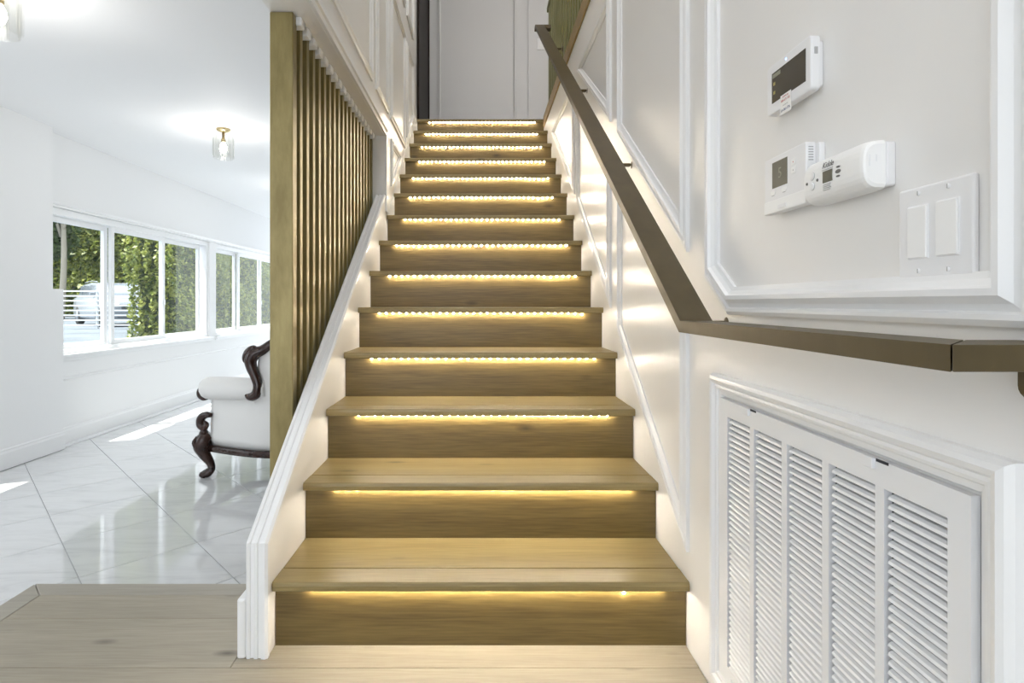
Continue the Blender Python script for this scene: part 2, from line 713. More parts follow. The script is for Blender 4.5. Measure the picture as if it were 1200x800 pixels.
# wall at the head of the stairs
wb = struct(box('wall_upper_back', -0.9, 3.2, 6.10, 6.25, UP, TOPZ, 'upper_paint'))
struct(box('wall_upper_right', 3.1, 3.25, YB, 6.3, UP, TOPZ, 'upper_paint'))
struct(box('ceiling_upper', -0.75, 3.2, YB, 6.3, TOPZ, TOPZ + 0.1, 'ceiling_paint'))
# behind the camera: entrance wall; its unseen openings are added to let daylight in
struct(boxes('wall_entrance', [(-3.6, -3.0, YB - 0.15, YB, 0, CEIL), (0.45, 3.2, YB - 0.15, YB, 0, TOPZ), (-3.6, 0.45, YB - 0.15, YB, 2.30, 2.95), (-3.6, 0.45, YB - 0.15, YB, 4.70, TOPZ), (-3.6, -0.45, YB - 0.15, YB, 2.95, 4.70)], 'room_paint'))
struct(boxes('wall_living_end', [(-3.6, -2.9, YF, YF + 0.15, 0, CEIL), (-1.0, -0.70, YF, YF + 0.15, 0, CEIL), (-2.9, -1.0, YF, YF + 0.15, 2.15, CEIL)], 'room_paint'))  # far end of the living room, unseen opening added for more daylight

# window wall: openings
WZ0, WZ1 = EYE - 0.40, EYE + 0.735
OPEN = [(4.36, 6.93), (7.10, 9.70)]
wp = []
ys = 4.0
for (a, b_) in OPEN:
    wp.append((LW - 0.15, LW, ys, a, 0, CEIL))
    wp.append((LW - 0.15, LW, a, b_, 0, WZ0))
    wp.append((LW - 0.15, LW, a, b_, WZ1, CEIL))
    ys = b_
wp.append((LW - 0.15, LW, ys, YF, 0, CEIL))
ww = struct(boxes('wall_windows', wp, 'room_paint'))
# nearer, thicker wall with its own window out towards the entrance; low part runs a little further
N0, N1 = 2.25, 3.48
NE_LO, NE_HI = 4.37, 4.262
NZ = EYE + 0.105
wn = struct(boxes('wall_left', [
    (NW - 0.25, NW, YB, N0, 0, CEIL), (NW - 0.25, NW, N0, N1, 0, WZ0), (NW - 0.25, NW, N0, N1, WZ1, CEIL),
    (NW - 0.25, NW, N1, NE_HI, NZ, CEIL), (NW - 0.25, NW, N1, NE_LO, 0, NZ)], 'room_paint'))
# baseboards
BBP = [(0, 0), (0.016, 0), (0.016, 0.105), (0.010, 0.118), (0.010, 0.126), (0.004, 0.134), (0, 0.134)]


def baseboard(name, x, y0, y1, side, prof=BBP, z=0.0, mat='trim_paint', parent=None):
    V = [(x + side * p[0], y0, z + p[1]) for p in prof] + [(x + side * p[0], y1, z + p[1]) for p in prof]
    n = len(prof)
    F = [tuple(range(n)), tuple(range(2 * n - 1, n - 1, -1))] + [(i, (i + 1) % n, n + (i + 1) % n, n + i) for i in range(n)]
    return obj(name, V, F, mat, parent)


struct(baseboard('baseboard_near', NW, -1.0, NE_LO, 1, z=0.006))
struct(baseboard('baseboard_windows', LW, NE_LO + 0.002, YF, 1, z=0.001))
struct(box('trim_1', LW + 0.0165, LW + 0.075, NE_LO + 0.002, YF, 0.0005, 0.012, 'trim_paint', None, 0.002, 1))   # white stone border along the base
# apron line under the windows
struct(baseboard('trim_2', LW, NE_LO + 0.002, YF, 1, [(0, 0), (0.008, 0.004), (0.012, 0.012), (0.008, 0.022), (0, 0.024)], EYE - 0.60))
# head moulding over the windows
struct(baseboard('trim_3', LW, 4.05, YF, 1, [(0, 0), (0.014, 0), (0.014, 0.012), (0.026, 0.018), (0.030, 0.036), (0, 0.04)], WZ1 - 0.002))


def window(name, y0, y1, panes, xface, wall):
    """fixed frame with sliding sashes; panes = [(y0, y1, sash plane offset)]"""
    W = struct(thing(name, ((xface - 0.08), (y0 + y1) / 2, WZ0)))
    x0, x1 = xface - 0.135, xface - 0.02
    t = 0.04
    bv = 0.003
    box('frame_head', x0, x1, y0, y1, WZ1 - 0.055, WZ1, 'window_white', W, bv, 1)
    box('frame_sill', x0, x1, y0, y1, WZ0, WZ0 + 0.035, 'window_white', W, bv, 1)
    box('frame_jamb', x0, x1, y0, y0 + t, WZ0 + 0.035, WZ1 - 0.055, 'window_white', W, bv, 1)
    box('frame_jamb', x0, x1, y1 - t, y1, WZ0 + 0.035, WZ1 - 0.055, 'window_white', W, bv, 1)
    box('window_stool', xface - 0.05, xface + 0.035, y0 - 0.04, y1 + 0.04, WZ0 - 0.022, WZ0 + 0.001, 'window_white', W, 0.004, 2)
    box('stool_apron', xface - 0.001, xface + 0.018, y0 - 0.03, y1 + 0.03, WZ0 - 0.05, WZ0 - 0.022, 'window_white', W, 0.004, 2)
    for i, (a, b_, dx) in enumerate(panes):
        sx0, sx1 = xface - 0.105 + dx, xface - 0.075 + dx
        st = 0.048
        z0, z1 = WZ0 + 0.035, WZ1 - 0.055
        s = box('sash', sx0, sx1, a - st, a, z0, z1, 'window_white', W, bv, 1)
        boxes('sash_rail', [(sx0, sx1, b_, b_ + st, z0, z1), (sx0, sx1, a, b_, z0, z0 + 0.04), (sx0, sx1, a, b_, z1 - 0.045, z1)], 'window_white', s)
        box('pane', (sx0 + sx1) / 2 - 0.003, (sx0 + sx1) / 2 + 0.003, a, b_, z0 + 0.04, z1 - 0.045, 'glass', s)
        if i == 1:
            h = box('latch', sx1, sx1 + 0.018, b_ + 0.010, b_ + 0.032, EYE - 0.02, EYE + 0.035, 'window_white', s, 0.006, 2)
    return W


window('window_1', 4.36, 6.93, [(4.46, 5.10, 0.0), (5.19, 5.97, 0.038), (6.07, 6.80, 0.0)], LW, ww)
window('window_2', 7.10, 9.70, [(7.20, 7.80, 0.0), (7.89, 8.62, 0.038), (8.72, 9.55, 0.0)], LW, ww)
window('window_3', N0, N1, [(2.36, 2.82, 0.0), (2.91, 3.38, 0.038)], NW - 0.09, wn)

# ------------------------------------------------------------------ staircase
st = thing('staircase', (0, 3.3, LAND), 'straight oak staircase with fourteen risers and lit nosings', 'staircase')
OV, TH, NSTRIP = 0.026, 0.022, 0.083


def nosing_prof(y, z):
    return [(y + NSTRIP, z), (y + 0.005, z), (y + 0.001, z - 0.004), (y, z - 0.010), (y + 0.0015, z - TH), (y + 0.004, z - TH - 0.0025), (y + 0.009, z - TH - 0.0025), (y + 0.0095, z - TH), (y + NSTRIP, z - TH)]


for k in range(NS):
    y = NOSE1 + k * RUN
    z = LAND + (k + 1) * RISE
    if k < NS - 1:
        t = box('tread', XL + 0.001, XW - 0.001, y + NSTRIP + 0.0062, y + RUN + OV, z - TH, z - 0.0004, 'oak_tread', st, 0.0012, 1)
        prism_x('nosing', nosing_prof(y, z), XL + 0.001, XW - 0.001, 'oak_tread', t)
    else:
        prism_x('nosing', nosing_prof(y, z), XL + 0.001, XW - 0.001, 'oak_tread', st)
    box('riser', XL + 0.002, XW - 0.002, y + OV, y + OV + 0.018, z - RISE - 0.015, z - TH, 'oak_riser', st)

# LED strips tucked under the nosings
ORD = ['lowest', 'second', 'third', 'fourth', 'fifth', 'sixth', 'seventh', 'eighth', 'ninth', 'tenth', 'eleventh', 'twelfth', 'thirteenth', 'topmost']
me_led = bpy.data.meshes.new('led')
bm = bmesh.new()
bmesh.ops.create_uvsphere(bm, u_segments=8, v_segments=6, radius=0.5)
bmesh.ops.scale(bm, vec=(0.0062, 0.0046, 0.0042), verts=bm.verts)
for f in bm.faces:
    f.smooth = True
bm.to_mesh(me_led); bm.free()
me_led.materials.append(MATS['led_glow'])
SAG = {0: [(0.36, 0.40, 0.010)], 8: [(0.33, 0.42, 0.006)], 5: [(0.30, 0.40, 0.005)], 4: [(0.42, 0.5, 0.006)], 9: [(0.33, 0.47, 0.006)], 11: [(0.2, 0.47, 0.004)], 6: [(-0.45, -0.2, 0.004)]}
for k in range(NS):
    y = NOSE1 + k * RUN + OV
    z = LAND + (k + 1) * RISE - TH
    lab = ('warm LED strip under the %s stair nosing%s' % (ORD[k], '' if k in (0, NS - 1) else ' up from the floor'))
    L = thing('led_strip', (0, y, z - 0.004), lab, 'light strip', 'LED strips under the stair nosings')
    xa, xb = -0.452 + random.uniform(-0.01, 0.012), 0.470 + random.uniform(-0.012, 0.008)
    box('strip_tape', xa - 0.01, xb + 0.012, y - 0.0145, y - 0.0040, z - 0.0022, z - 0.0004, 'strip_tape', L)
    n = 31
    for i in range(n):
        x = xa + (xb - xa) * i / (n - 1)
        dz = 0.0
        for (a, b_, s) in SAG.get(k, []):
            if a <= x <= b_:
                dz = s * math.sin(PI * min(1, max(0, (x - a) / (b_ - a))))
        link('led', me_led, None, L, (x, y - 0.0085, z - 0.0036 - dz))

# left stringer wall with moulded capping
CAPY0 = 1.500
CAPZ0 = 0.486
SL = RISE / RUN
top = lambda y: CAPZ0 + (y - CAPY0) * SL
sw = struct(prism_x('wall_stringer', [(CAPY0 + 0.012, LAND - 0.002), (CAPY0 + 0.012, CAPZ0 - 0.014), (YJ, top(YJ) - 0.016), (YJ, 0.002), (1.915, 0.002), (1.91, LAND - 0.002)], -0.604, XL, 'gloss_paint'))


def cap_sweep():
    prof = [(-0.607, 0.0), (-0.607, 0.010), (-0.603, 0.014), (-0.597, 0.013), (-0.595, 0.009), (-0.588, 0.009), (-0.585, 0.014), (-0.577, 0.014),
            (-0.575, 0.010), (-0.569, 0.010), (-0.567, 0.015), (-0.557, 0.016), (-0.550, 0.011), (-0.5495, 0.0)]
    path = [(CAPY0 + 0.013, LAND + 0.0005), (CAPY0 + 0.013, CAPZ0 - 0.014), (YJ - 0.001, top(YJ) - 0.016)]
    nrm = []
    d2 = Vector((YJ - CAPY0, top(YJ) - CAPZ0)).normalized()
    n1, n2 = Vector((-1, 0)), Vector((-d2.y, d2.x))
    m = (n1 + n2) / (n1 + n2).dot(n1)
    nrm = [n1, m, n2]
    V, F = [], []
    k = len(prof)
    for p, q in zip(path, nrm):
        for (x, h) in prof:
            V.append((x, p[0] + q.x * h, p[1] + q.y * h))
    for i in range(2):
        for s in range(k - 1):
            F.append((i * k + s, i * k + s + 1, (i + 1) * k + s + 1, (i + 1) * k + s))
    F += [tuple(range(k)), tuple(range(3 * k - 1, 2 * k - 1, -1))]
    return obj('capping', V, F, 'trim_paint', sw)


cap_sweep()
box('plinth_block', -0.630, -0.6075, CAPY0 - 0.002, 1.905, LAND + 0.0005, 0.335, 'trim_paint', sw, 0.006, 2)

# ------------------------------------------------------------------ mouldings on the stair walls
YA0, YA1, YB0, YB1, YC0, YC1 = 1.540, 2.325, 2.455, 3.30, 3.395, 4.48
LOW = lambda y: EYE - 0.651 + 0.70 * (y - 1.554)        # outer bottom of the lower row
LTOP = lambda y: EYE - 0.055 + 0.69 * (y - 1.554)
UBOT = lambda y: EYE + 0.145 + 0.69 * (y - 1.554)
ZT = EYE + 1.32
MW, MP = 0.052, 0.016
moulding('panel_moulding', [(YA0, LOW(YA0)), (YA1, LOW(YA1)), (YA1, LTOP(YA1)), (YA0, LTOP(YA0))], XW, -1, MW, MP, 'trim_paint', wr)
moulding('panel_moulding', [(YB0, LOW(YB0)), (YB1, LOW(YB1)), (YB1, min(ZT, LTOP(YB1))), (YB0, LTOP(YB0))], XW, -1, MW, MP, 'trim_paint', wr)
yx = 1.554 + (ZT - EYE + 0.055) / 0.69
moulding('panel_moulding', [(YC0, LOW(YC0)), (YC1, ZT), (yx, ZT), (YC0, LTOP(YC0))], XW, -1, MW, MP, 'trim_paint', wr)
moulding('panel_moulding', [(YA0, UBOT(YA0)), (YA1, UBOT(YA1)), (YA1, ZT), (YA0, ZT)], XW, -1, MW, MP, 'trim_paint', wr)
moulding('panel_moulding', [(YB0, UBOT(YB0)), (YB1, ZT), (YB0, ZT)], XW, -1, MW, MP, 'trim_paint', wr)
moulding('panel_moulding', [(1.405, EYE + 0.06), (1.275, EYE - 0.025), (0.565, EYE - 0.025), (0.565, ZT), (1.275, ZT), (1.405, ZT - 0.09)], XW, -1, 0.060, 0.022, 'trim_paint', wr)
moulding('panel_moulding', [(0.47, EYE - 0.025), (-1.6, EYE - 0.025), (-1.6, ZT), (0.47, ZT)], XW, -1, 0.066, 0.022, 'trim_paint', wr)
# left wall
XLW = -0.556
Z1, Z2, Z3 = EYE + 1.13, EYE + 1.96, EYE + 2.155
for (a, b_) in ((1.2, 2.0), (2.12, 2.96), (3.07, 3.47), (3.56, 4.24)):
    moulding('panel_moulding', [(a, Z1), (b_, Z1), (b_, Z2), (a, Z2)], XLW, 1, 0.045, MP, 'trim_paint', wl)
for (a, b_) in ((3.07, 3.47), (3.56, 4.24), (4.35, 4.76)):
    moulding('panel_moulding', [(a, Z3), (b_, Z3), (b_, Z3 + 0.7), (a, Z3 + 0.7)], XLW, 1, 0.045, MP, 'trim_paint', wl)
moulding('panel_moulding', [(4.35, EYE + 1.24), (4.76, EYE + 1.50), (4.76, Z2), (4.35, Z2)], XLW, 1, 0.045, MP, 'trim_paint', wl)
moulding('panel_moulding', [(3.585, EYE + 0.72), (4.02, EYE + 1.015), (3.585, EYE + 1.015)], XLW, 1, 0.04, MP, 'trim_paint', wl)
# casing of the wall end beside the screen and the ledge along the header
baseboard('header_trim', XLW, YB, YJ, 1, [(0, 0), (0.012, 0), (0.012, 0.022), (0.020, 0.026), (0.020, 0.050), (0.008, 0.060), (0, 0.064)], HEAD + 0.001, 'trim_paint', wl)
box('end_casing', XLW, XLW + 0.012, YJ, YJ + 0.10, top(YJ) - 0.1, HEAD + 0.06, 'trim_paint', wl, 0.003, 1)
prism_x('stair_skirting', [(YJ + 0.101, LAND + 1.13), (5.04, LAND + 2.24), (5.04, LAND + 2.60), (YJ + 0.101, LAND + 1.45)], XLW, XLW + 0.004, 'trim_paint', wl)

# wall at the head of the stairs: tall panels and switch
moulding('panel_moulding', [(-0.455, UP + 0.16), (0.385, UP + 0.16), (0.385, UP + 2.2), (-0.455, UP + 2.2)], 6.10, -1, 0.04, 0.018, 'upper_paint', wb, 'y')
box('pilaster', 0.50, 0.512, 6.086, 6.10, UP, TOPZ, 'upper_paint', wb, 0.003, 1)
sw2 = thing('light_switch', (0.62, 6.10, EYE + 2.70), 'small white light switch on the wall at the head of the stairs', 'light switch')
box('plate', 0.595, 0.675, 6.092, 6.10, EYE + 2.66, EYE + 2.78, 'device_white', sw2, 0.003, 2)
box('rocker', 0.619, 0.651, 6.087, 6.0925, EYE + 2.688, EYE + 2.752, 'device_bright', sw2, 0.002, 1)
# dark door off the upper landing
dr = struct(thing('door_1', (XLW + 0.01, 5.6, UP)))
box('door_leaf', XLW + 0.001, XLW + 0.012, 5.16, 6.04, UP + 0.002, UP + 2.05, 'door_brown', dr, 0.002, 1)
boxes('door_casing', [(XLW + 0.001, XLW + 0.022, 5.06, 5.155, UP + 0.002, UP + 2.14), (XLW + 0.001, XLW + 0.022, 6.045, 6.098, UP + 0.002, UP + 2.14), (XLW + 0.001, XLW + 0.022, 5.155, 6.045, UP + 2.055, UP + 2.14)], 'door_brown', dr)

# ------------------------------------------------------------------ brass slat screen
sc = thing('slat_screen', (-0.66, 2.6, 0.0), 'tall brass slat screen between the staircase and the living room', 'screen')
box('post', -0.701, -0.624, 1.93, 1.972, 0.0005, HEAD - 0.001, 'brass_post', sc, 0.002, 1)
me_slat = None
for i in range(18):
    y = 1.93 + 0.0778 * (i + 1)
    s = box('slat', -0.701, -0.624, y, y + 0.03, 0.0005, HEAD - 0.001, 'brass_post', sc, 0.0015, 1) if me_slat is None else \
        link('slat', me_slat, None, sc, (-0.6625, y + 0.015, 0.00025 + HEAD / 2 - 0.0005 + 0.00025))
    me_slat = s.data
    box('spacer_block', -0.690, -0.606, y - 0.0458, y - 0.002, HEAD - 0.030, HEAD - 0.001, 'trim_paint', sc, 0.004, 1)

# balustrade of brass slats along the upper hall
bl = thing('slat_balustrade', (0.60, 3.0, UP), 'olive brass slat balustrade along the upper hall edge', 'balustrade')
box('bottom_rail', XW - 0.010, XW + 0.085, -0.5, 5.04, UP - 0.074, UP + 0.018, 'brass_fascia', bl, 0.003, 1)
box('top_rail', 0.585, 0.665, -0.5, 5.12, UP + 0.96, UP + 1.0, 'brass_green', bl, 0.003, 1)
me_bs = None
for i in range(44):
    y = 5.01 - i * 0.10
    if me_bs is None:
        s = box('slat', 0.590, 0.632, y - 0.025, y + 0.025, UP + 0.0185, UP + 0.9595, 'brass_green', bl)
        me_bs = s.data
    else:
        link('slat', me_bs, None, bl, (0.611, y, UP + 0.489))

# ------------------------------------------------------------------ handrail
hr = thing('handrail', (0.47, 2.5, EYE - 0.04), 'bronze flat handrail following the stair and turning along the wall', 'handrail')
RX0, RX1 = 0.430, 0.500
ZT0 = EYE - 0.038
TK = 0.025
YC = 1.25
SLR = 0.672
YT = 4.56
ang = math.atan(SLR)
vt = TK / math.cos(ang)
mit = TK * math.tan(ang / 2)
prism_x('sloped_rail', [(YC, ZT0), (YT, ZT0 + SLR * (YT - YC)), (YT, ZT0 + SLR * (YT - YC) - vt), (YC + mit, ZT0 - TK)], RX0, RX1, 'brass_rail', hr)
obj('level_rail', [(RX0, 0.531, ZT0 - TK), (RX1, 0.601, ZT0 - TK), (RX1, YC + mit, ZT0 - TK), (RX0, YC + mit, ZT0 - TK),
                   (RX0, 0.531, ZT0), (RX1, 0.601, ZT0), (RX1, YC, ZT0), (RX0, YC, ZT0)], BOXF, 'brass_rail', hr)
prism_z('wall_return', [(RX0 + 0.001, 0.530), (XW - 0.0005, 0.530), (XW - 0.0005, 0.600), (RX1 + 0.001, 0.600)], ZT0 - TK, ZT0, 'brass_rail', hr, 0.001)
zt = ZT0 + SLR * (YT - YC)
box('wall_return', RX0, XW - 0.0005, YT, YT + 0.06, zt - 0.027, zt + 0.002, 'brass_rail', hr, 0.001, 1)
for y in (1.31, 2.13, 3.02, 3.95):
    zb = ZT0 + SLR * (y - YC) - vt
    b = box('bracket', 0.472, XW - 0.004, y - 0.010, y + 0.010, zb - 0.022, zb - 0.012, 'brass_rail', hr, 0.002, 1)
    box('bracket_post', 0.472, 0.492, y - 0.010, y + 0.010, zb - 0.013, zb + 0.006, 'brass_rail', b)
    lathe('bracket_rose', [(0.020, 0), (0.020, 0.004), (0.012, 0.007)], (XW - 0.0005, y, zb - 0.017), 'brass_rail', b, 16, 'x').scale = (-1, 1, 1)
# end bracket below the return
bp_ = [(0.524, ZT0 - TK - 0.0003)] + [(0.538 - 0.014 * math.cos(t * PI / 10), EYE - 0.080 - 0.014 * math.sin(t * PI / 10)) for t in range(11)] + [(0.552, ZT0 - TK - 0.0003)]
nb = len(bp_)
b = obj('bracket', [(p[0], 0.558, p[1]) for p in bp_] + [(p[0], 0.566, p[1]) for p in bp_],
        [tuple(range(nb)), tuple(range(2 * nb - 1, nb - 1, -1))] + [(i, (i + 1) % nb, nb + (i + 1) % nb, nb + i) for i in range(nb)], 'brass_rail', hr)
lathe('bolt', [(0.0065, 0), (0.0065, -0.004), (0.004, -0.0055)], (0.533, 0.558, EYE - 0.082), 'steel', b, 12, 'y')

# ------------------------------------------------------------------ return-air grille
GY0, GY1, GZ0, GZ1 = 0.640, 1.312, EYE - 0.832, EYE - 0.213
moulding('vent_moulding', [(0.590, EYE - 0.875), (1.362, EYE - 0.875), (1.362, EYE - 0.163), (0.590, EYE - 0.163)], XW, -1, 0.046, 0.022, 'trim_paint', wr,
         prof=[(0, 0), (0, 0.5), (0.10, 0.85), (0.25, 1.0), (0.40, 0.92), (0.50, 0.62), (0.60, 0.70), (0.70, 0.66), (0.75, 0.45), (0.95, 0.35), (1, 0.2), (1, 0)])
gr = thing('vent_grille', (XW, 0.98, GZ0), 'large white louvred return air grille below the handrail', 'vent')
box('shade_backing', XW - 0.0030, XW - 0.0005, GY0 + 0.005, GY1 - 0.005, GZ0 + 0.005, GZ1 - 0.005, 'vent_dark', gr)  # dark sheet painting the shade of the opening behind the louvres
# five equal louvre columns
cw, gapw = 0.106, 0.0175
c_end = 1.272
cols = [(c_end - (i + 1) * cw - i * gapw, c_end - i * (cw + gapw)) for i in range(5)]
LZ0, LZ1 = GZ0 + 0.036, GZ1 - 0.036
bars = [(XW - 0.014, XW - 0.0031, GY0, GY1, LZ1, GZ1), (XW - 0.014, XW - 0.0031, GY0, GY1, GZ0, LZ0),
        (XW - 0.014, XW - 0.0031, cols[0][1], GY1, LZ0, LZ1), (XW - 0.014, XW - 0.0031, GY0, cols[4][0], LZ0, LZ1)]
boxes('frame', bars, 'vent_metal', gr)
for i in range(4):
    box('mullion', XW - 0.014, XW - 0.0031, cols[i + 1][1], cols[i][0], LZ0, LZ1, 'vent_metal', gr)
pit = 0.01215
nl = int((LZ1 - LZ0) / pit)
me_lv = bpy.data.meshes.new('louver')
hw = cw / 2 - 0.0004
hl = cw / 2 - 0.007       # the far end stops short of the mullion
# a curved blade sloping down and out of the frame
pr = [(0.0048, 0.0014), (0.0010, 0.0006), (-0.0030, -0.0020), (-0.0046, -0.0056), (-0.0038, -0.0058), (-0.0022, -0.0027), (0.0014, -0.0002), (0.0048, 0.0006)]
lv = [(p[0], -hw, p[1]) for p in pr] + [(p[0], hl, p[1]) for p in pr]
n = len(pr)
me_lv.from_pydata(lv, [], [tuple(range(n)), tuple(range(2 * n - 1, n - 1, -1))] + [(i, (i + 1) % n, n + (i + 1) % n, n + i) for i in range(n)])
bm = bmesh.new(); bm.from_mesh(me_lv); bmesh.ops.recalc_face_normals(bm, faces=bm.faces); bm.to_mesh(me_lv); bm.free()
me_lv.materials.append(MATS['vent_metal'])
for (a, b_) in cols:
    for i in range(nl):
        link('louver', me_lv, None, gr, (XW - 0.0092, (a + b_) / 2, LZ1 - (i + 0.5) * pit))
for y in (1.165, 0.795):
    k = box('latch', XW - 0.019, XW - 0.0135, y, y + 0.020, GZ1 - 0.014, GZ1 + 0.001, 'vent_metal', gr, 0.001, 1)
    box('latch_slot', XW - 0.0145, XW - 0.0138, y - 0.026, y - 0.002, GZ1 - 0.003, GZ1 + 0.001, 'vent_dark', k)
for y in (0.70, 1.25):
    lathe('screw', [(0.003, 0), (0.0025, -0.0012)], (XW - 0.0142, y, GZ0 + 0.018), 'vent_metal', gr, 10, 'x')

# ------------------------------------------------------------------ devices on the right wall
RT = (PI / 2, 0, -PI / 2)      # writing that faces -x and reads towards -y
# security touch panel
sp = thing('alarm_panel', (XW, 1.005, EYE + 0.345), 'white alarm touch panel with a dark screen and paper tag', 'alarm panel')
prism_x('mount', rrect(1.003, EYE + 0.388, 0.064, 0.038, 0.006), XW - 0.008, XW - 0.0003, 'device_white', sp, 0.001)
prism_x('body', rrect(1.004, EYE + 0.388, 0.071, 0.0445, 0.007), XW - 0.024, XW - 0.008, 'device_white', sp, 0.002)
s = box('screen', XW - 0.0246, XW - 0.0238, 0.947, 1.056, EYE + 0.362, EYE + 0.416, 'screen_dark', sp)
box('icon', XW - 0.0250, XW - 0.0245, 1.026, 1.053, EYE + 0.406, EYE + 0.413, 'screen_mark', s)
for zz in (0.396, 0.380):
    box('icon', XW - 0.0250, XW - 0.0245, 1.044, 1.050, EYE + zz - 0.0035, EYE + zz + 0.002, 'screen_icon', s)
lathe('status_light', [(0.0022, 0), (0.0015, -0.0008)], (XW - 0.0243, 1.008, EYE + 0.424), 'panel_led', sp, 10, 'x')
box('button', XW - 0.018, XW - 0.013, 0.9318, 0.9332, EYE + 0.401, EYE + 0.412, 'ink_grey', sp)
tg = box('paper_tag', XW - 0.0262, XW - 0.0254, 0.989, 1.023, EYE + 0.330, EYE + 0.364, 'paper', sp)
text('tag_writing', 'ALARM CALL', 0.0034, (XW - 0.0264, 1.006, EYE + 0.360), RT, 'ink_red', tg, 0.0001)
text('tag_writing', '800-671-102', 0.0056, (XW - 0.0264, 1.006, EYE + 0.3535), RT, 'ink_red', tg, 0.0001)
text('tag_writing', 'LICENSE NO', 0.003, (XW - 0.0264, 1.006, EYE + 0.345), RT, 'ink_grey', tg, 0.0001)
text('tag_writing', 'LA-861-776', 0.0062, (XW - 0.0264, 1.006, EYE + 0.337), RT, 'ink_navy', tg, 0.0001)

# thermostat
th = thing('thermostat', (XW, 1.010, EYE + 0.165), 'white thermostat with an olive display and lower flap', 'thermostat')
prism_x('mount', rrect(1.005, EYE + 0.214, 0.072, 0.046, 0.004), XW - 0.010, XW - 0.0003, 'device_white', th, 0.001)
prism_x('body', rrect(1.010, EYE + 0.222, 0.068, 0.0405, 0.004), XW - 0.027, XW - 0.010, 'device_white', th, 0.002)
f = prism_x('flap', rrect(1.010, EYE + 0.1735, 0.068, 0.0085 + 0.003, 0.003), XW - 0.028, XW - 0.010, 'device_bright', th, 0.0015)
box('flap_grip', XW - 0.0292, XW - 0.0278, 1.000, 1.028, EYE + 0.1665, EYE + 0.174, 'device_white', f, 0.0005, 1)
s = box('display', XW - 0.0276, XW - 0.0268, 0.998, 1.049, EYE + 0.206, EYE + 0.252, 'screen_olive', th)
text('digit', '5', 0.026, (XW - 0.0278, 1.022, EYE + 0.229), RT, 'screen_mark', s, 0.0001)
for (yy_, zz_) in ((0.978, 0.238), (0.978, 0.224)):
    q = box('button', XW - 0.0280, XW - 0.0268, yy_ - 0.007, yy_ + 0.007, EYE + zz_ - 0.0055, EYE + zz_ + 0.0055, 'device_bright', th, 0.0008, 1)
    box('mark', XW - 0.0283, XW - 0.0279, yy_ - 0.001, yy_ + 0.001, EYE + zz_ - 0.001, EYE + zz_ + 0.001, 'ink_red' if zz_ > 0.23 else 'ink_grey', q)
for yy_ in (1.046, 1.008):
    q = prism_x('button', rrect(yy_, EYE + 0.198, 0.008, 0.004, 0.0035), XW - 0.0278, XW - 0.0268, 'device_bright', th)
    box('mark', XW - 0.0281, XW - 0.0277, yy_ - 0.005, yy_ + 0.004, EYE + 0.1925, EYE + 0.1935, 'ink_grey', q)
for i in range(6):
    box('vent_slot', XW - 0.0225, XW - 0.0145, 0.9416, 0.9424, EYE + 0.232 + i * 0.0042, EYE + 0.2338 + i * 0.0042, 'ink_grey', th)

# carbon monoxide alarm with rounded ends
co = thing('gas_alarm', (XW, 0.850, EYE + 0.155), 'white carbon monoxide alarm with rounded ends and small display', 'alarm')
prism_x('mount', rrect(0.845, EYE + 0.187, 0.070, 0.030, 0.004), XW - 0.012, XW - 0.0003, 'device_white', co, 0.001)


def co_body():
    V, F = [], []
    n = 20
    m = 14
    # cross-section is a rounded D bulging out of the wall, its ends cut as shallow domes
    sec = []
    for k in range(m + 1):
        a = -PI / 2 + PI * k / m
        sec.append((0.030 * (abs(math.cos(a)) ** 0.55), 0.034 * (1 if math.sin(a) > 0 else -1) * abs(math.sin(a)) ** 0.75))
    ends = [(0.918, 0.86), (0.921, 0.95), (0.918, 1.0), (0.800, 1.0), (0.786, 0.985), (0.780, 0.93), (0.778, 0.80)]
    for (y, sfac) in ends:
        for (p, q) in sec:
            V.append((XW - 0.012 - p * (0.4 + 0.6 * sfac), y, EYE + 0.187 + q * sfac))
    k = m + 1
    for i in range(len(ends) - 1):
        for s_ in range(m):
            F.append((i * k + s_, i * k + s_ + 1, (i + 1) * k + s_ + 1, (i + 1) * k + s_))
    for i in range(len(ends) - 1):
        F.append((i * k, (i + 1) * k, (i + 1) * k + m, i * k + m))
    F.append(tuple(range(k)))
    F.append(tuple((len(ends) - 1) * k + s_ for s_ in range(k)))
    return obj('body', V, F, 'device_bright', co, smooth=False)


co_body()
XF = XW - 0.0422
s = box('display', XF - 0.0006, XF + 0.002, 0.846, 0.869, EYE + 0.179, EYE + 0.196, 'screen_olive', co)
text('logo_writing', 'Kidde', 0.0115, (XF - 0.0004, 0.857, EYE + 0.2045), (PI / 2, 0, -PI / 2), 'ink', co, 0.0002, 0.5)
box('logo_line', XF - 0.0005, XF + 0.001, 0.845, 0.871, EYE + 0.1978, EYE + 0.1985, 'ink_grey', co)
for i in range(4):
    box('print_line', XF - 0.0005, XF + 0.001, 0.850 + 0.002 * (i % 2), 0.868, EYE + 0.1755 - i * 0.0026, EYE + 0.1763 - i * 0.0026, 'ink_grey', co)
for (zz, r1, r2) in ((0.1955, 0.0042, 0.0014), (0.1890, 0.0060, 0.0028), (0.1822, 0.0042, 0.0014)):
    prism_x('sensor_slot', [(0.832 + r1 * math.cos(t * PI / 8), EYE + zz + r2 * math.sin(t * PI / 8)) for t in range(16)], XF - 0.0006, XF + 0.001, 'ink', co)
for zz in (0.1955, 0.180):
    q = lathe('test_button', [(0.0060, 0.001), (0.0060, -0.0008), (0.0050, -0.0012)], (XF, 0.897, EYE + zz), 'device_white', co, 18, 'x')
    lathe('button_ring', [(0.0064, 0.0006), (0.0064, -0.0003)], (XF, 0.897, EYE + zz), 'ink_grey', q, 18, 'x')
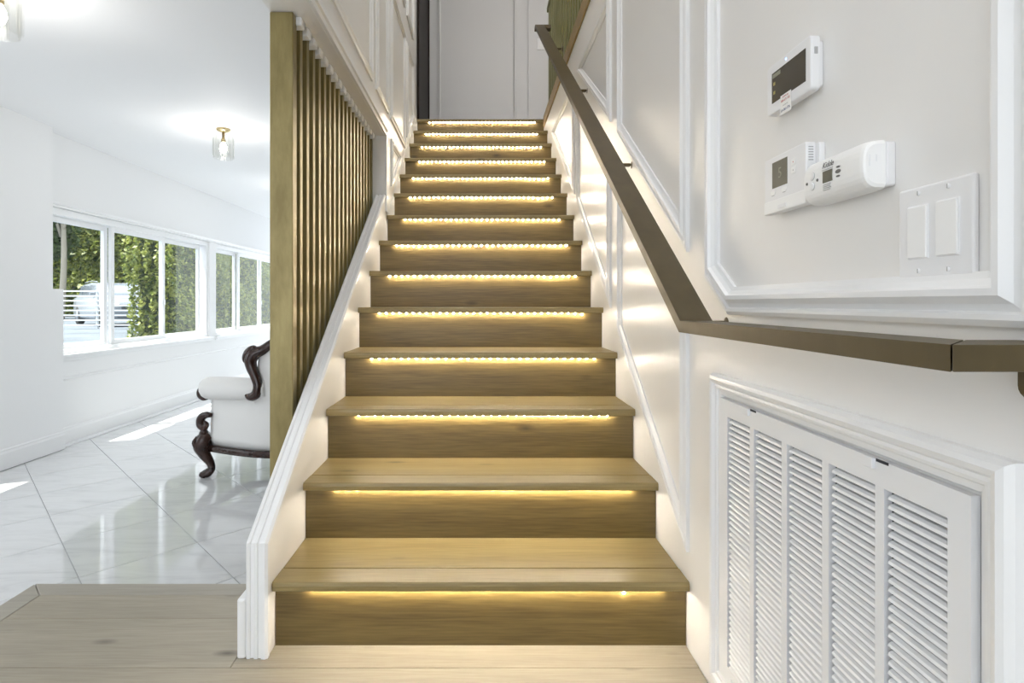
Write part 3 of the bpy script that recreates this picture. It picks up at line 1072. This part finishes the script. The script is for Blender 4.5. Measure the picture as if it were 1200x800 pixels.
for (yy_, zz_) in ((0.883, 0.187), (0.911, 0.1865)):
    lathe('signal_light', [(0.0026, 0.001), (0.0020, -0.001)], (XF, yy_, EYE + zz_), 'ink', co, 10, 'x')
for i in range(2):
    box('side_print', XW - 0.034 + 0.009 * i, XW - 0.0325 + 0.009 * i, 0.7772, 0.7779, EYE + 0.184 + 0.006 * i, EYE + 0.199, 'device_white', co)

# double rocker switch
ds = thing('double_switch', (XW, 0.702, EYE + 0.03), 'white double rocker light switch plate beside the thermostat wall', 'light switch')
ds['label'] = 'white double rocker light switch plate above the level handrail'
PY, PZ = 0.702, EYE + 0.0885
pl = box('plate', XW - 0.0075, XW - 0.0002, PY - 0.058, PY + 0.058, PZ - 0.057, PZ + 0.057, 'device_white', ds, 0.0030, 3)
for c in (PY + 0.023, PY - 0.023):
    box('rocker_frame', XW - 0.0085, XW - 0.0070, c - 0.0168, c + 0.0168, PZ - 0.0335, PZ + 0.0335, 'device_white', ds, 0.0006, 1)
    prism_x('rocker', [(c - 0.0155, PZ - 0.0322), (c + 0.0155, PZ - 0.0322), (c + 0.0155, PZ + 0.0322), (c - 0.0155, PZ + 0.0322)], XW - 0.0108, XW - 0.0084, 'device_bright', ds, 0.001)
    for sgn in (1, -1):
        q = lathe('screw', [(0.0033, 0.0006), (0.0030, -0.0010), (0.0018, -0.0014)], (XW - 0.0075, c, PZ + sgn * 0.0485), 'device_white', ds, 12, 'x')
        box('screw_slot', XW - 0.0092, XW - 0.0087, c - 0.0006, c + 0.0006, PZ + sgn * 0.0485 - 0.0026, PZ + sgn * 0.0485 + 0.0026, 'ink_grey', q)

# ------------------------------------------------------------------ ceiling lights
def ceiling_light(x, y, z, lab, watts, group):
    L = thing('ceiling_light', (x, y, z), lab, 'ceiling light', group)
    lathe('canopy', [(0.050, -0.0005), (0.050, -0.010), (0.040, -0.020), (0.014, -0.028)], (x, y, z), 'bright_brass', L, 24)
    lathe('stem', [(0.010, -0.027), (0.010, -0.075), (0.016, -0.078), (0.016, -0.10)], (x, y, z), 'bright_brass', L, 12)
    sh = lathe('glass_shade', [(0.052, -0.045), (0.070, -0.055), (0.072, -0.08), (0.072, -0.21), (0.068, -0.222), (0.066, -0.222), (0.069, -0.21), (0.069, -0.08), (0.066, -0.058), (0.050, -0.048)], (x, y, z), 'lamp_glass', L, 20)
    for k in range(10):
        a = 2 * PI * k / 10
        cx, cy = x + 0.0735 * math.cos(a), y + 0.0735 * math.sin(a)
        lathe('glass_rod', [(0.004, -0.065), (0.005, -0.075), (0.005, -0.205), (0.003, -0.213)], (cx, cy, z), 'lamp_glass', sh, 6)
    lathe('bulb', [(0.010, -0.100), (0.022, -0.125), (0.026, -0.150), (0.018, -0.172), (0.006, -0.18)], (x, y, z), 'bulb_glow', L, 14)
    if watts:
        ld = bpy.data.lights.new('bulb_light', 'POINT')
        ld.energy = watts
        ld.color = (1.0, 0.975, 0.94)
        ld.shadow_soft_size = 0.05
        lo = bpy.data.objects.new('bulb_light', ld)
        COL.objects.link(lo)
        lo.parent = L
        lo.location = (0, 0, -0.29)
    return L


GL = 'small glass ceiling lights in the living room'
ceiling_light(-1.905, 4.30, CEIL, 'glass cylinder ceiling light on a brass canopy before the windows', LAMP_W, GL)
ceiling_light(-1.915, 2.31, CEIL, 'glass cylinder ceiling light above the oak landing edge', LAMP_W, GL)
ceiling_light(-1.905, 6.40, CEIL, 'glass cylinder ceiling light deep in the living room beyond the armchair', LAMP_W, GL)
ceiling_light(-1.905, 0.30, CEIL, 'glass cylinder ceiling light near the entrance', LAMP_W, GL)
ceiling_light(0.0, 0.6, TOPZ, 'added unseen ceiling light high over the stair hall', HALL_W * 3.2, 'added fill lamps of the upper storey')  # added out of view to brighten the right wall
ceiling_light(0.1, 3.2, TOPZ, 'added unseen ceiling light high over the stair flight', HALL_W * 1.4, 'added fill lamps of the upper storey')  # added out of view to lift the upper stair walls
ceiling_light(1.9, 3.4, TOPZ, 'added unseen ceiling light over the upper hall', HALL_W * 2.4, 'added fill lamps of the upper storey')  # added out of view, fill for the left stair wall

# ------------------------------------------------------------------ armchair
ch = thing('armchair', (-1.285, 3.827, 0.0), 'white upholstered armchair with carved dark wood frame by the screen', 'armchair', rotz=math.atan2(0.4, -0.92), local=True)


def ch_outline(n=40):
    """outer plan of the tub from front left round the back to front right: (x, y, t)"""
    P = [(0.31, 0.325), (0.15, 0.335), (-0.02, 0.330), (-0.16, 0.300), (-0.28, 0.225), (-0.345, 0.115), (-0.36, 0.0)]
    P = P + [(a, -b_) for (a, b_) in P[-2::-1]]
    return [tuple(q) for q in smooth_path([(a, b_, 0.0) for a, b_ in P], 5)]


def ch_top(x, y):
    if x > -0.055:
        return 0.56
    t = min(1, (-0.055 - x) / 0.30)
    return 0.77 + (0.96 - 0.77) * (t ** 0.7)


OUT = ch_outline()
nO = len(OUT)
V, F = [], []
K = 9
for i, p in enumerate(OUT):
    a = Vector(OUT[max(0, i - 1)][:2]); b_ = Vector(OUT[min(nO - 1, i + 1)][:2])
    t = (b_ - a).normalized()
    nrm = Vector((-t.y, t.x))          # points inward on this winding or outward
    cen = Vector((0.05, 0)) - Vector(p[:2])
    if nrm.dot(cen) < 0:
        nrm = -nrm
    tz = ch_top(p[0], p[1])
    P0 = Vector(p[:2])
    back = max(0.0, min(1.0, (-p[0] - 0.05) / 0.25))
    prof = [(0.012, 0.205), (0.0, 0.26), (0.004, 0.40), (0.006, tz - 0.04), (0.03, tz), (0.07, tz), (0.095, tz - 0.03), (0.10, 0.42), (0.10, 0.205)]
    for (q, z) in prof:
        lean = back * 0.06 * max(0, (z - 0.45)) / 0.5
        pt = P0 + nrm * q - nrm * lean
        V.append((pt.x, pt.y, z))
for i in range(nO - 1):
    for s_ in range(K - 1):
        F.append((i * K + s_, (i + 1) * K + s_, (i + 1) * K + s_ + 1, i * K + s_ + 1))
    F.append((i * K, i * K + K - 1, (i + 1) * K + K - 1, (i + 1) * K))
F.append(tuple(range(K)))
F.append(tuple((nO - 1) * K + s_ for s_ in range(K)))
obj('upholstered_shell', V, F, 'upholstery', ch, smooth=True)
for sd in (1, -1):
    a_ = tube('arm_roll', [(0.335, sd * 0.335, 0.565, 0.035), (0.325, sd * 0.335, 0.567, 0.066), (0.22, sd * 0.338, 0.572, 0.072), (0.08, sd * 0.335, 0.578, 0.070), (-0.04, sd * 0.322, 0.582, 0.064), (-0.12, sd * 0.30, 0.585, 0.05)], 'upholstery', ch, 14, 5)
    tube('arm_scroll', [(0.300, sd * 0.345, 0.515, 0.012), (0.345, sd * 0.345, 0.505, 0.020), (0.372, sd * 0.345, 0.525, 0.024), (0.368, sd * 0.345, 0.553, 0.022), (0.348, sd * 0.345, 0.556, 0.014)], 'dark_wood', a_, 10, 5)
    # piping seam under the roll
    tube('piping', [(0.30, sd * 0.347, 0.500, 0.003), (0.15, sd * 0.350, 0.504, 0.003), (0.0, sd * 0.345, 0.506, 0.003), (-0.06, sd * 0.335, 0.508, 0.003)], 'upholstery', a_, 6, 4)
    # carved arm support: two scrolls above the leg
    tube('arm_support', [(0.285, sd * 0.345, 0.400, 0.014), (0.330, sd * 0.345, 0.398, 0.022), (0.366, sd * 0.345, 0.375, 0.027), (0.372, sd * 0.345, 0.335, 0.027), (0.345, sd * 0.345, 0.318, 0.024), (0.325, sd * 0.345, 0.338, 0.018), (0.338, sd * 0.345, 0.352, 0.012)], 'dark_wood', ch, 10, 5)
    tube('support_bead', [(0.325, sd * 0.345, 0.290, 0.016), (0.350, sd * 0.345, 0.287, 0.021), (0.365, sd * 0.345, 0.272, 0.016), (0.345, sd * 0.345, 0.258, 0.014)], 'dark_wood', ch, 10, 4)
    # cabriole front leg
    lg = tube('leg', [(0.325, sd * 0.315, 0.270, 0.030), (0.350, sd * 0.335, 0.245, 0.046), (0.368, sd * 0.345, 0.205, 0.050), (0.352, sd * 0.335, 0.150, 0.037), (0.325, sd * 0.315, 0.095, 0.026), (0.318, sd * 0.310, 0.055, 0.023), (0.335, sd * 0.322, 0.030, 0.028), (0.352, sd * 0.335, 0.018, 0.026), (0.350, sd * 0.333, 0.001, 0.018)], 'dark_wood', ch, 12, 5)
    for q in range(3):
        tube('carved_leaf', [(0.372 + 0.004 * q, sd * (0.325 + 0.022 * q), 0.262, 0.006), (0.400 - 0.010 * q, sd * (0.345 + 0.022 * q), 0.225, 0.013), (0.385 - 0.012 * q, sd * (0.345 + 0.016 * q), 0.170, 0.006)], 'dark_wood', lg, 8, 4)
    lathe('foot_ball', [(0.010, 0.0005), (0.024, 0.008), (0.028, 0.020), (0.022, 0.034), (0.010, 0.040)], (0.356, sd * 0.338, 0), 'dark_wood', lg, 12)
    # raked rear leg
    tube('leg', [(-0.235, sd * 0.215, 0.22, 0.030), (-0.255, sd * 0.220, 0.14, 0.026), (-0.285, sd * 0.232, 0.06, 0.021), (-0.315, sd * 0.245, 0.001, 0.018)], 'dark_wood', ch, 10, 5)
# seat rail following the tub
V, F = tube_geo([(p[0] + 0.0, p[1] * 1.012, 0.190, 0.017) for p in smooth_path([q[:3] for q in OUT[::3]] + [OUT[-1][:3]], 2)], 10, 1.25)
sr = obj('seat_rail', V, F, 'dark_wood', ch, smooth=True)
tube('rail_bead', [(p[0] * 1.004, p[1] * 1.03, 0.176, 0.008) for p in OUT[::3]] + [(OUT[-1][0], OUT[-1][1] * 1.03, 0.176, 0.008)], 'dark_wood', sr, 8, 2)
tube('front_rail', [(0.33, 0.31, 0.205, 0.024), (0.37, 0.18, 0.185, 0.026), (0.385, 0.0, 0.170, 0.030), (0.37, -0.18, 0.185, 0.026), (0.33, -0.31, 0.205, 0.024)], 'dark_wood', ch, 10, 6)
# carved back frame: from the arm joint up through the ear to the crest
half = [(-0.060, 0.350, 0.590, 0.016), (-0.034, 0.352, 0.572, 0.026), (-0.052, 0.352, 0.545, 0.032), (-0.090, 0.348, 0.560, 0.031), (-0.100, 0.345, 0.610, 0.029), (-0.080, 0.347, 0.665, 0.030), (-0.055, 0.350, 0.715, 0.033),
        (-0.048, 0.350, 0.760, 0.038), (-0.070, 0.340, 0.797, 0.038), (-0.115, 0.322, 0.818, 0.030), (-0.165, 0.300, 0.855, 0.028), (-0.250, 0.235, 0.915, 0.028), (-0.340, 0.125, 0.970, 0.030), (-0.390, 0.0, 1.000, 0.036)]
full = half + [(a, -b_, c, d) for (a, b_, c, d) in half[-2::-1]]
bf = tube('back_frame', full, 'dark_wood', ch, 12, 5)
for sd in (1, -1):
    tube('carved_ear', [(-0.030, sd * 0.352, 0.735, 0.012), (-0.014, sd * 0.355, 0.762, 0.022), (-0.030, sd * 0.352, 0.800, 0.026), (-0.066, sd * 0.345, 0.826, 0.022), (-0.085, sd * 0.34, 0.810, 0.010)], 'dark_wood', bf, 10, 5)
tube('carved_crest', [(-0.375, 0.13, 0.985, 0.012), (-0.39, 0.07, 1.03, 0.026), (-0.395, 0.0, 1.06, 0.040), (-0.39, -0.07, 1.03, 0.026), (-0.375, -0.13, 0.985, 0.012)], 'dark_wood', bf, 12, 5)
# seat cushion
sc_ = box('seat_cushion', -0.245, 0.335, -0.228, 0.228, 0.205, 0.43, 'upholstery', ch, 0.05, 4)
for p in sc_.data.polygons:
    p.use_smooth = True

# ------------------------------------------------------------------ outdoors
GZ = 0.30
struct(box('ground_outside', -60, -3.5, -25, 70, GZ - 0.3, GZ, 'asphalt'))


def leaves(name, pts, nrm, size, mat, parent):
    n = len(pts)
    r = rng.normal(size=(n, 3))
    d = nrm + 0.8 * r
    d /= np.linalg.norm(d, axis=1)[:, None]
    ref = rng.normal(size=(n, 3))
    a = np.cross(d, ref); a /= np.linalg.norm(a, axis=1)[:, None]
    b_ = np.cross(d, a)
    s = size * (0.6 + 0.8 * rng.random(n))[:, None]
    q = np.stack([pts - a * s * 0.5, pts + b_ * s * 0.28 + d * s * 0.06, pts + a * s * 0.5, pts - b_ * s * 0.28 + d * s * 0.06], 1).reshape(-1, 3)
    c = pts.mean(0)
    me = bpy.data.meshes.new(name)
    me.vertices.add(4 * n)
    me.vertices.foreach_set('co', (q - c).ravel())
    me.loops.add(4 * n)
    me.loops.foreach_set('vertex_index', np.arange(4 * n))
    me.polygons.add(n)
    me.polygons.foreach_set('loop_start', np.arange(0, 4 * n, 4))
    me.polygons.foreach_set('loop_total', np.full(n, 4))
    me.update(calc_edges=True)
    me.validate()
    o = link(name, me, mat, parent, c)
    o['kind'] = 'stuff'
    return o


def bumpy_box(name, x0, x1, y0, y1, z0, z1, mat, parent, amp=0.12, cell=0.35):
    bm = bmesh.new()
    bmesh.ops.create_cube(bm, size=1.0)
    bmesh.ops.subdivide_edges(bm, edges=bm.edges[:], cuts=9, use_grid_fill=True)
    V = []
    for q in bm.verts:
        V.append((x0 + (q.co.x + 0.5) * (x1 - x0) + random.uniform(-amp, amp), y0 + (q.co.y + 0.5) * (y1 - y0) + random.uniform(-amp, amp), max(z0, z0 + (q.co.z + 0.5) * (z1 - z0) + random.uniform(-amp, amp))))
    bm.verts.index_update()
    F = [tuple(q.index for q in f.verts) for f in bm.faces]
    bm.free()
    return obj(name, V, F, mat, parent, smooth=True)


def hedge(lab, x0, x1, y0, y1, h, dens, size):
    H = thing('hedge', ((x0 + x1) / 2, (y0 + y1) / 2, GZ), lab, 'hedge')
    bumpy_box('shade_core', x0 + 0.18, x1 - 0.18, y0 + 0.18, y1 - 0.18, GZ, GZ + h - 0.2, 'hedge_core', H, 0.08)  # dark core added to block sky and paint shade between the leaves
    P, Q = [], []
    ln = y1 - y0
    wd = x1 - x0
    for (area, f) in ((ln * h, 'house'), (wd * h * 1.4, 'end'), (wd * ln * 0.5, 'top'), (ln * h * 0.3, 'far')):
        n = int(area * dens)
        a, b_ = rng.random(n), rng.random(n)
        dep = rng.random(n) * 0.22 - 0.08
        bul = 0.14 * np.sin(a * ln * 2.1 + 1.0) * np.sin(b_ * h * 2.7)
        if f == 'house':
            P.append(np.stack([x1 - dep + bul, y0 + a * ln, GZ + b_ * h], 1)); Q.append(np.tile((0.8, 0, 0.9), (n, 1)))
        elif f == 'far':
            P.append(np.stack([x0 + dep + bul, y0 + a * ln, GZ + b_ * h], 1)); Q.append(np.tile((-1, 0, 0.35), (n, 1)))
        elif f == 'end':
            P.append(np.stack([x0 + a * wd, y0 + dep + bul, GZ + b_ * h], 1)); Q.append(np.tile((0, -0.8, 0.9), (n, 1)))
        else:
            P.append(np.stack([x0 + a * wd, y0 + b_ * ln, GZ + h - dep], 1)); Q.append(np.tile((0, 0, 1.0), (n, 1)))
    leaves('foliage', np.concatenate(P), np.concatenate(Q).astype(float), size, 'hedge_leaf', H)
    return H


hedge('tall sunlit green hedge running along the drive outside the windows', -7.25, -6.35, 11.9, 24.0, 4.6, 800, 0.09)


def tree(lab, x, y, h, r, dens, trunk):
    T = thing('tree', (x, y, GZ), lab, 'tree', 'trees beyond the drive')
    tk = tube('trunk', [(x, y, GZ, trunk), (x + 0.15, y, GZ + h * 0.25, trunk * 0.8), (x - 0.1, y + 0.1, GZ + h * 0.55, trunk * 0.55), (x, y, GZ + h * 0.85, trunk * 0.25)], 'bark', T, 10, 5)
    for k in range(4):
        a = 2 * PI * k / 4 + x
        tube('branch', [(x, y, GZ + h * 0.30, trunk * 0.45), (x + 0.5 * r * math.cos(a), y + 0.5 * r * math.sin(a), GZ + h * 0.48, trunk * 0.3), (x + 0.8 * r * math.cos(a), y + 0.8 * r * math.sin(a), GZ + h * 0.62, trunk * 0.12)], 'bark', tk, 7, 4)
    n = int(dens)
    P, Q = [], []
    for k in range(14):
        a = random.uniform(0, 2 * PI)
        rr = random.uniform(0.1, 0.75) * r
        c = np.array((x + rr * math.cos(a), y + rr * math.sin(a), GZ + h * random.uniform(0.28, 0.95)))
        d = rng.normal(size=(n // 14, 3))
        d /= np.linalg.norm(d, axis=1)[:, None]
        rad = r * random.uniform(0.35, 0.6)
        P.append(c + d * rad * (0.55 + 0.5 * rng.random((n // 14, 1))))
        Q.append(d + np.array((0, 0, 0.4)))
    leaves('foliage', np.concatenate(P), np.concatenate(Q), 0.30, 'tree_leaf', T)
    return T


TR = [(-25.5, 28.0, 12.5, 1.75, 'broad dark tree beyond the drive at the far fence end'), (-20.6, 28.5, 13.5, 1.75, 'dark leafy tree behind the parked car'),
      (-15.8, 27.5, 12.0, 1.75, 'leafy tree rising behind the car roof'), (-11.0, 28.0, 13.0, 1.7, 'dark tree between the car and the tall hedge'),
      (-6.4, 29.0, 13.0, 1.6, 'tall tree rising beyond the far side of the hedge'), (-30.3, 26.5, 12.0, 1.7, 'outermost dark tree past the fence')]
for (x, y, h, r, lab) in TR:
    tree(lab, x, y, h, r, 5500, 0.16)
# hedge row closing the view, raised to block bright sky in the floor reflection
hedge('tall dense dark evergreen hedge row behind the car and the white fence', -36.0, -3.8, 34.0, 35.6, 16.0, 40, 0.55)

# white slat fence in front of the car
fn = thing('slat_fence', (-12.0, 18.0, GZ), 'low white fence of thin horizontal slats before the parked car', 'fence')
for x in (-15.6, -13.7, -11.9, -10.6):
    box('fence_post', x - 0.03, x + 0.03, 17.99, 18.05, GZ, GZ + 1.22, 'fence_white', fn)
me_fs = None
for i in range(8):
    z = GZ + 0.10 + i * 0.15
    if me_fs is None:
        s = box('fence_slat', -15.7, -10.5, 17.965, 17.988, z, z + 0.045, 'fence_white', fn)
        me_fs = s.data
    else:
        link('fence_slat', me_fs, None, fn, (-13.1, 17.9765, z + 0.0225))

# parked silver car
CX, CY = -13.25, 21.2
car = thing('car', (CX, CY, GZ), 'silver estate car parked on the drive behind the white fence', 'car', rotz=math.atan2(-CY, -CX) + 0.25, local=True)


def loft(name, secs, mat, parent, smooth=True):
    n = len(secs[0])
    V = [p for s_ in secs for p in s_]
    F = []
    for i in range(len(secs) - 1):
        for k in range(n):
            F.append((i * n + k, i * n + (k + 1) % n, (i + 1) * n + (k + 1) % n, (i + 1) * n + k))
    F.append(tuple(range(n - 1, -1, -1)))
    F.append(tuple((len(secs) - 1) * n + k for k in range(n)))
    return obj(name, V, F, mat, parent, smooth=smooth)


def csec(x, hw, z0, z1, r=0.12):
    return [(x, p[0], p[1]) for p in rrect(0, (z0 + z1) / 2, hw, (z1 - z0) / 2, min(r, hw * 0.9, (z1 - z0) * 0.45), 4)]


bd = loft('body', [csec(2.28, 0.70, 0.36, 0.66), csec(2.22, 0.84, 0.26, 0.84), csec(1.95, 0.93, 0.22, 0.96), csec(1.1, 0.95, 0.22, 1.04), csec(0.0, 0.95, 0.22, 1.06), csec(-1.6, 0.95, 0.22, 1.06), csec(-2.15, 0.92, 0.26, 1.02), csec(-2.28, 0.82, 0.34, 0.9)], 'car_paint', car)
cb = loft('cabin', [csec(1.05, 0.82, 0.98, 1.06, 0.03), csec(0.55, 0.80, 0.98, 1.40, 0.10), csec(0.30, 0.76, 0.98, 1.50, 0.12), csec(-0.6, 0.75, 0.98, 1.55, 0.12), csec(-1.7, 0.74, 0.98, 1.50, 0.12), csec(-2.1, 0.78, 0.98, 1.10, 0.05)], 'car_paint', car)
V = [(1.02, 0.76, 1.085), (1.02, -0.76, 1.085), (0.375, -0.66, 1.49), (0.375, 0.66, 1.49), (0.99, 0.76, 1.065), (0.99, -0.76, 1.065), (0.345, -0.66, 1.47), (0.345, 0.66, 1.47)]
obj('windscreen', V, BOXF, 'car_glass', cb)
for sd in (1, -1):
    for (a, b_) in ((0.42, -0.45), (-0.53, -1.35), (-1.42, -1.85)):
        obj('side_window', [(a, sd * 0.80, 1.09), (b_, sd * 0.80, 1.09), (b_ + 0.04, sd * 0.765, 1.44), (a - 0.10, sd * 0.765, 1.42),
                            (a, sd * 0.74, 1.09), (b_, sd * 0.74, 1.09), (b_ + 0.04, sd * 0.70, 1.44), (a - 0.10, sd * 0.70, 1.42)], BOXF, 'car_glass', cb)
    tube('roof_rail', [(0.1, sd * 0.66, 1.56, 0.018), (-0.7, sd * 0.66, 1.60, 0.018), (-1.6, sd * 0.66, 1.56, 0.018)], 'car_paint', cb, 8, 4)
    h = prism_z('headlamp', [(2.10, sd * 0.86), (2.245, sd * 0.76), (2.27, sd * 0.52), (2.15, sd * 0.52)], 0.68, 0.80, 'car_lamp', bd, 0.02)
    mr = box('mirror', 0.72, 0.84, sd * 0.97 - 0.09, sd * 0.97 + 0.09, 1.06, 1.18, 'car_paint', bd, 0.03, 2)
    for x in (1.42, -1.42):
        wh = lathe('wheel', [(0.20, -0.10), (0.30, -0.105), (0.335, -0.08), (0.335, 0.08), (0.30, 0.105), (0.20, 0.10)], (x, sd * 0.86, 0.336), 'tyre', car, 24, 'y')
        lathe('hub', [(0.20, -0.112), (0.19, 0.112)], (x, sd * 0.86, 0.336), 'car_paint', wh, 16, 'y')
box('front_grille', 2.235, 2.295, -0.48, 0.48, 0.56, 0.74, 'car_dark', bd, 0.015, 1)
box('bumper_intake', 2.20, 2.275, -0.60, 0.60, 0.32, 0.44, 'car_dark', bd, 0.015, 1)
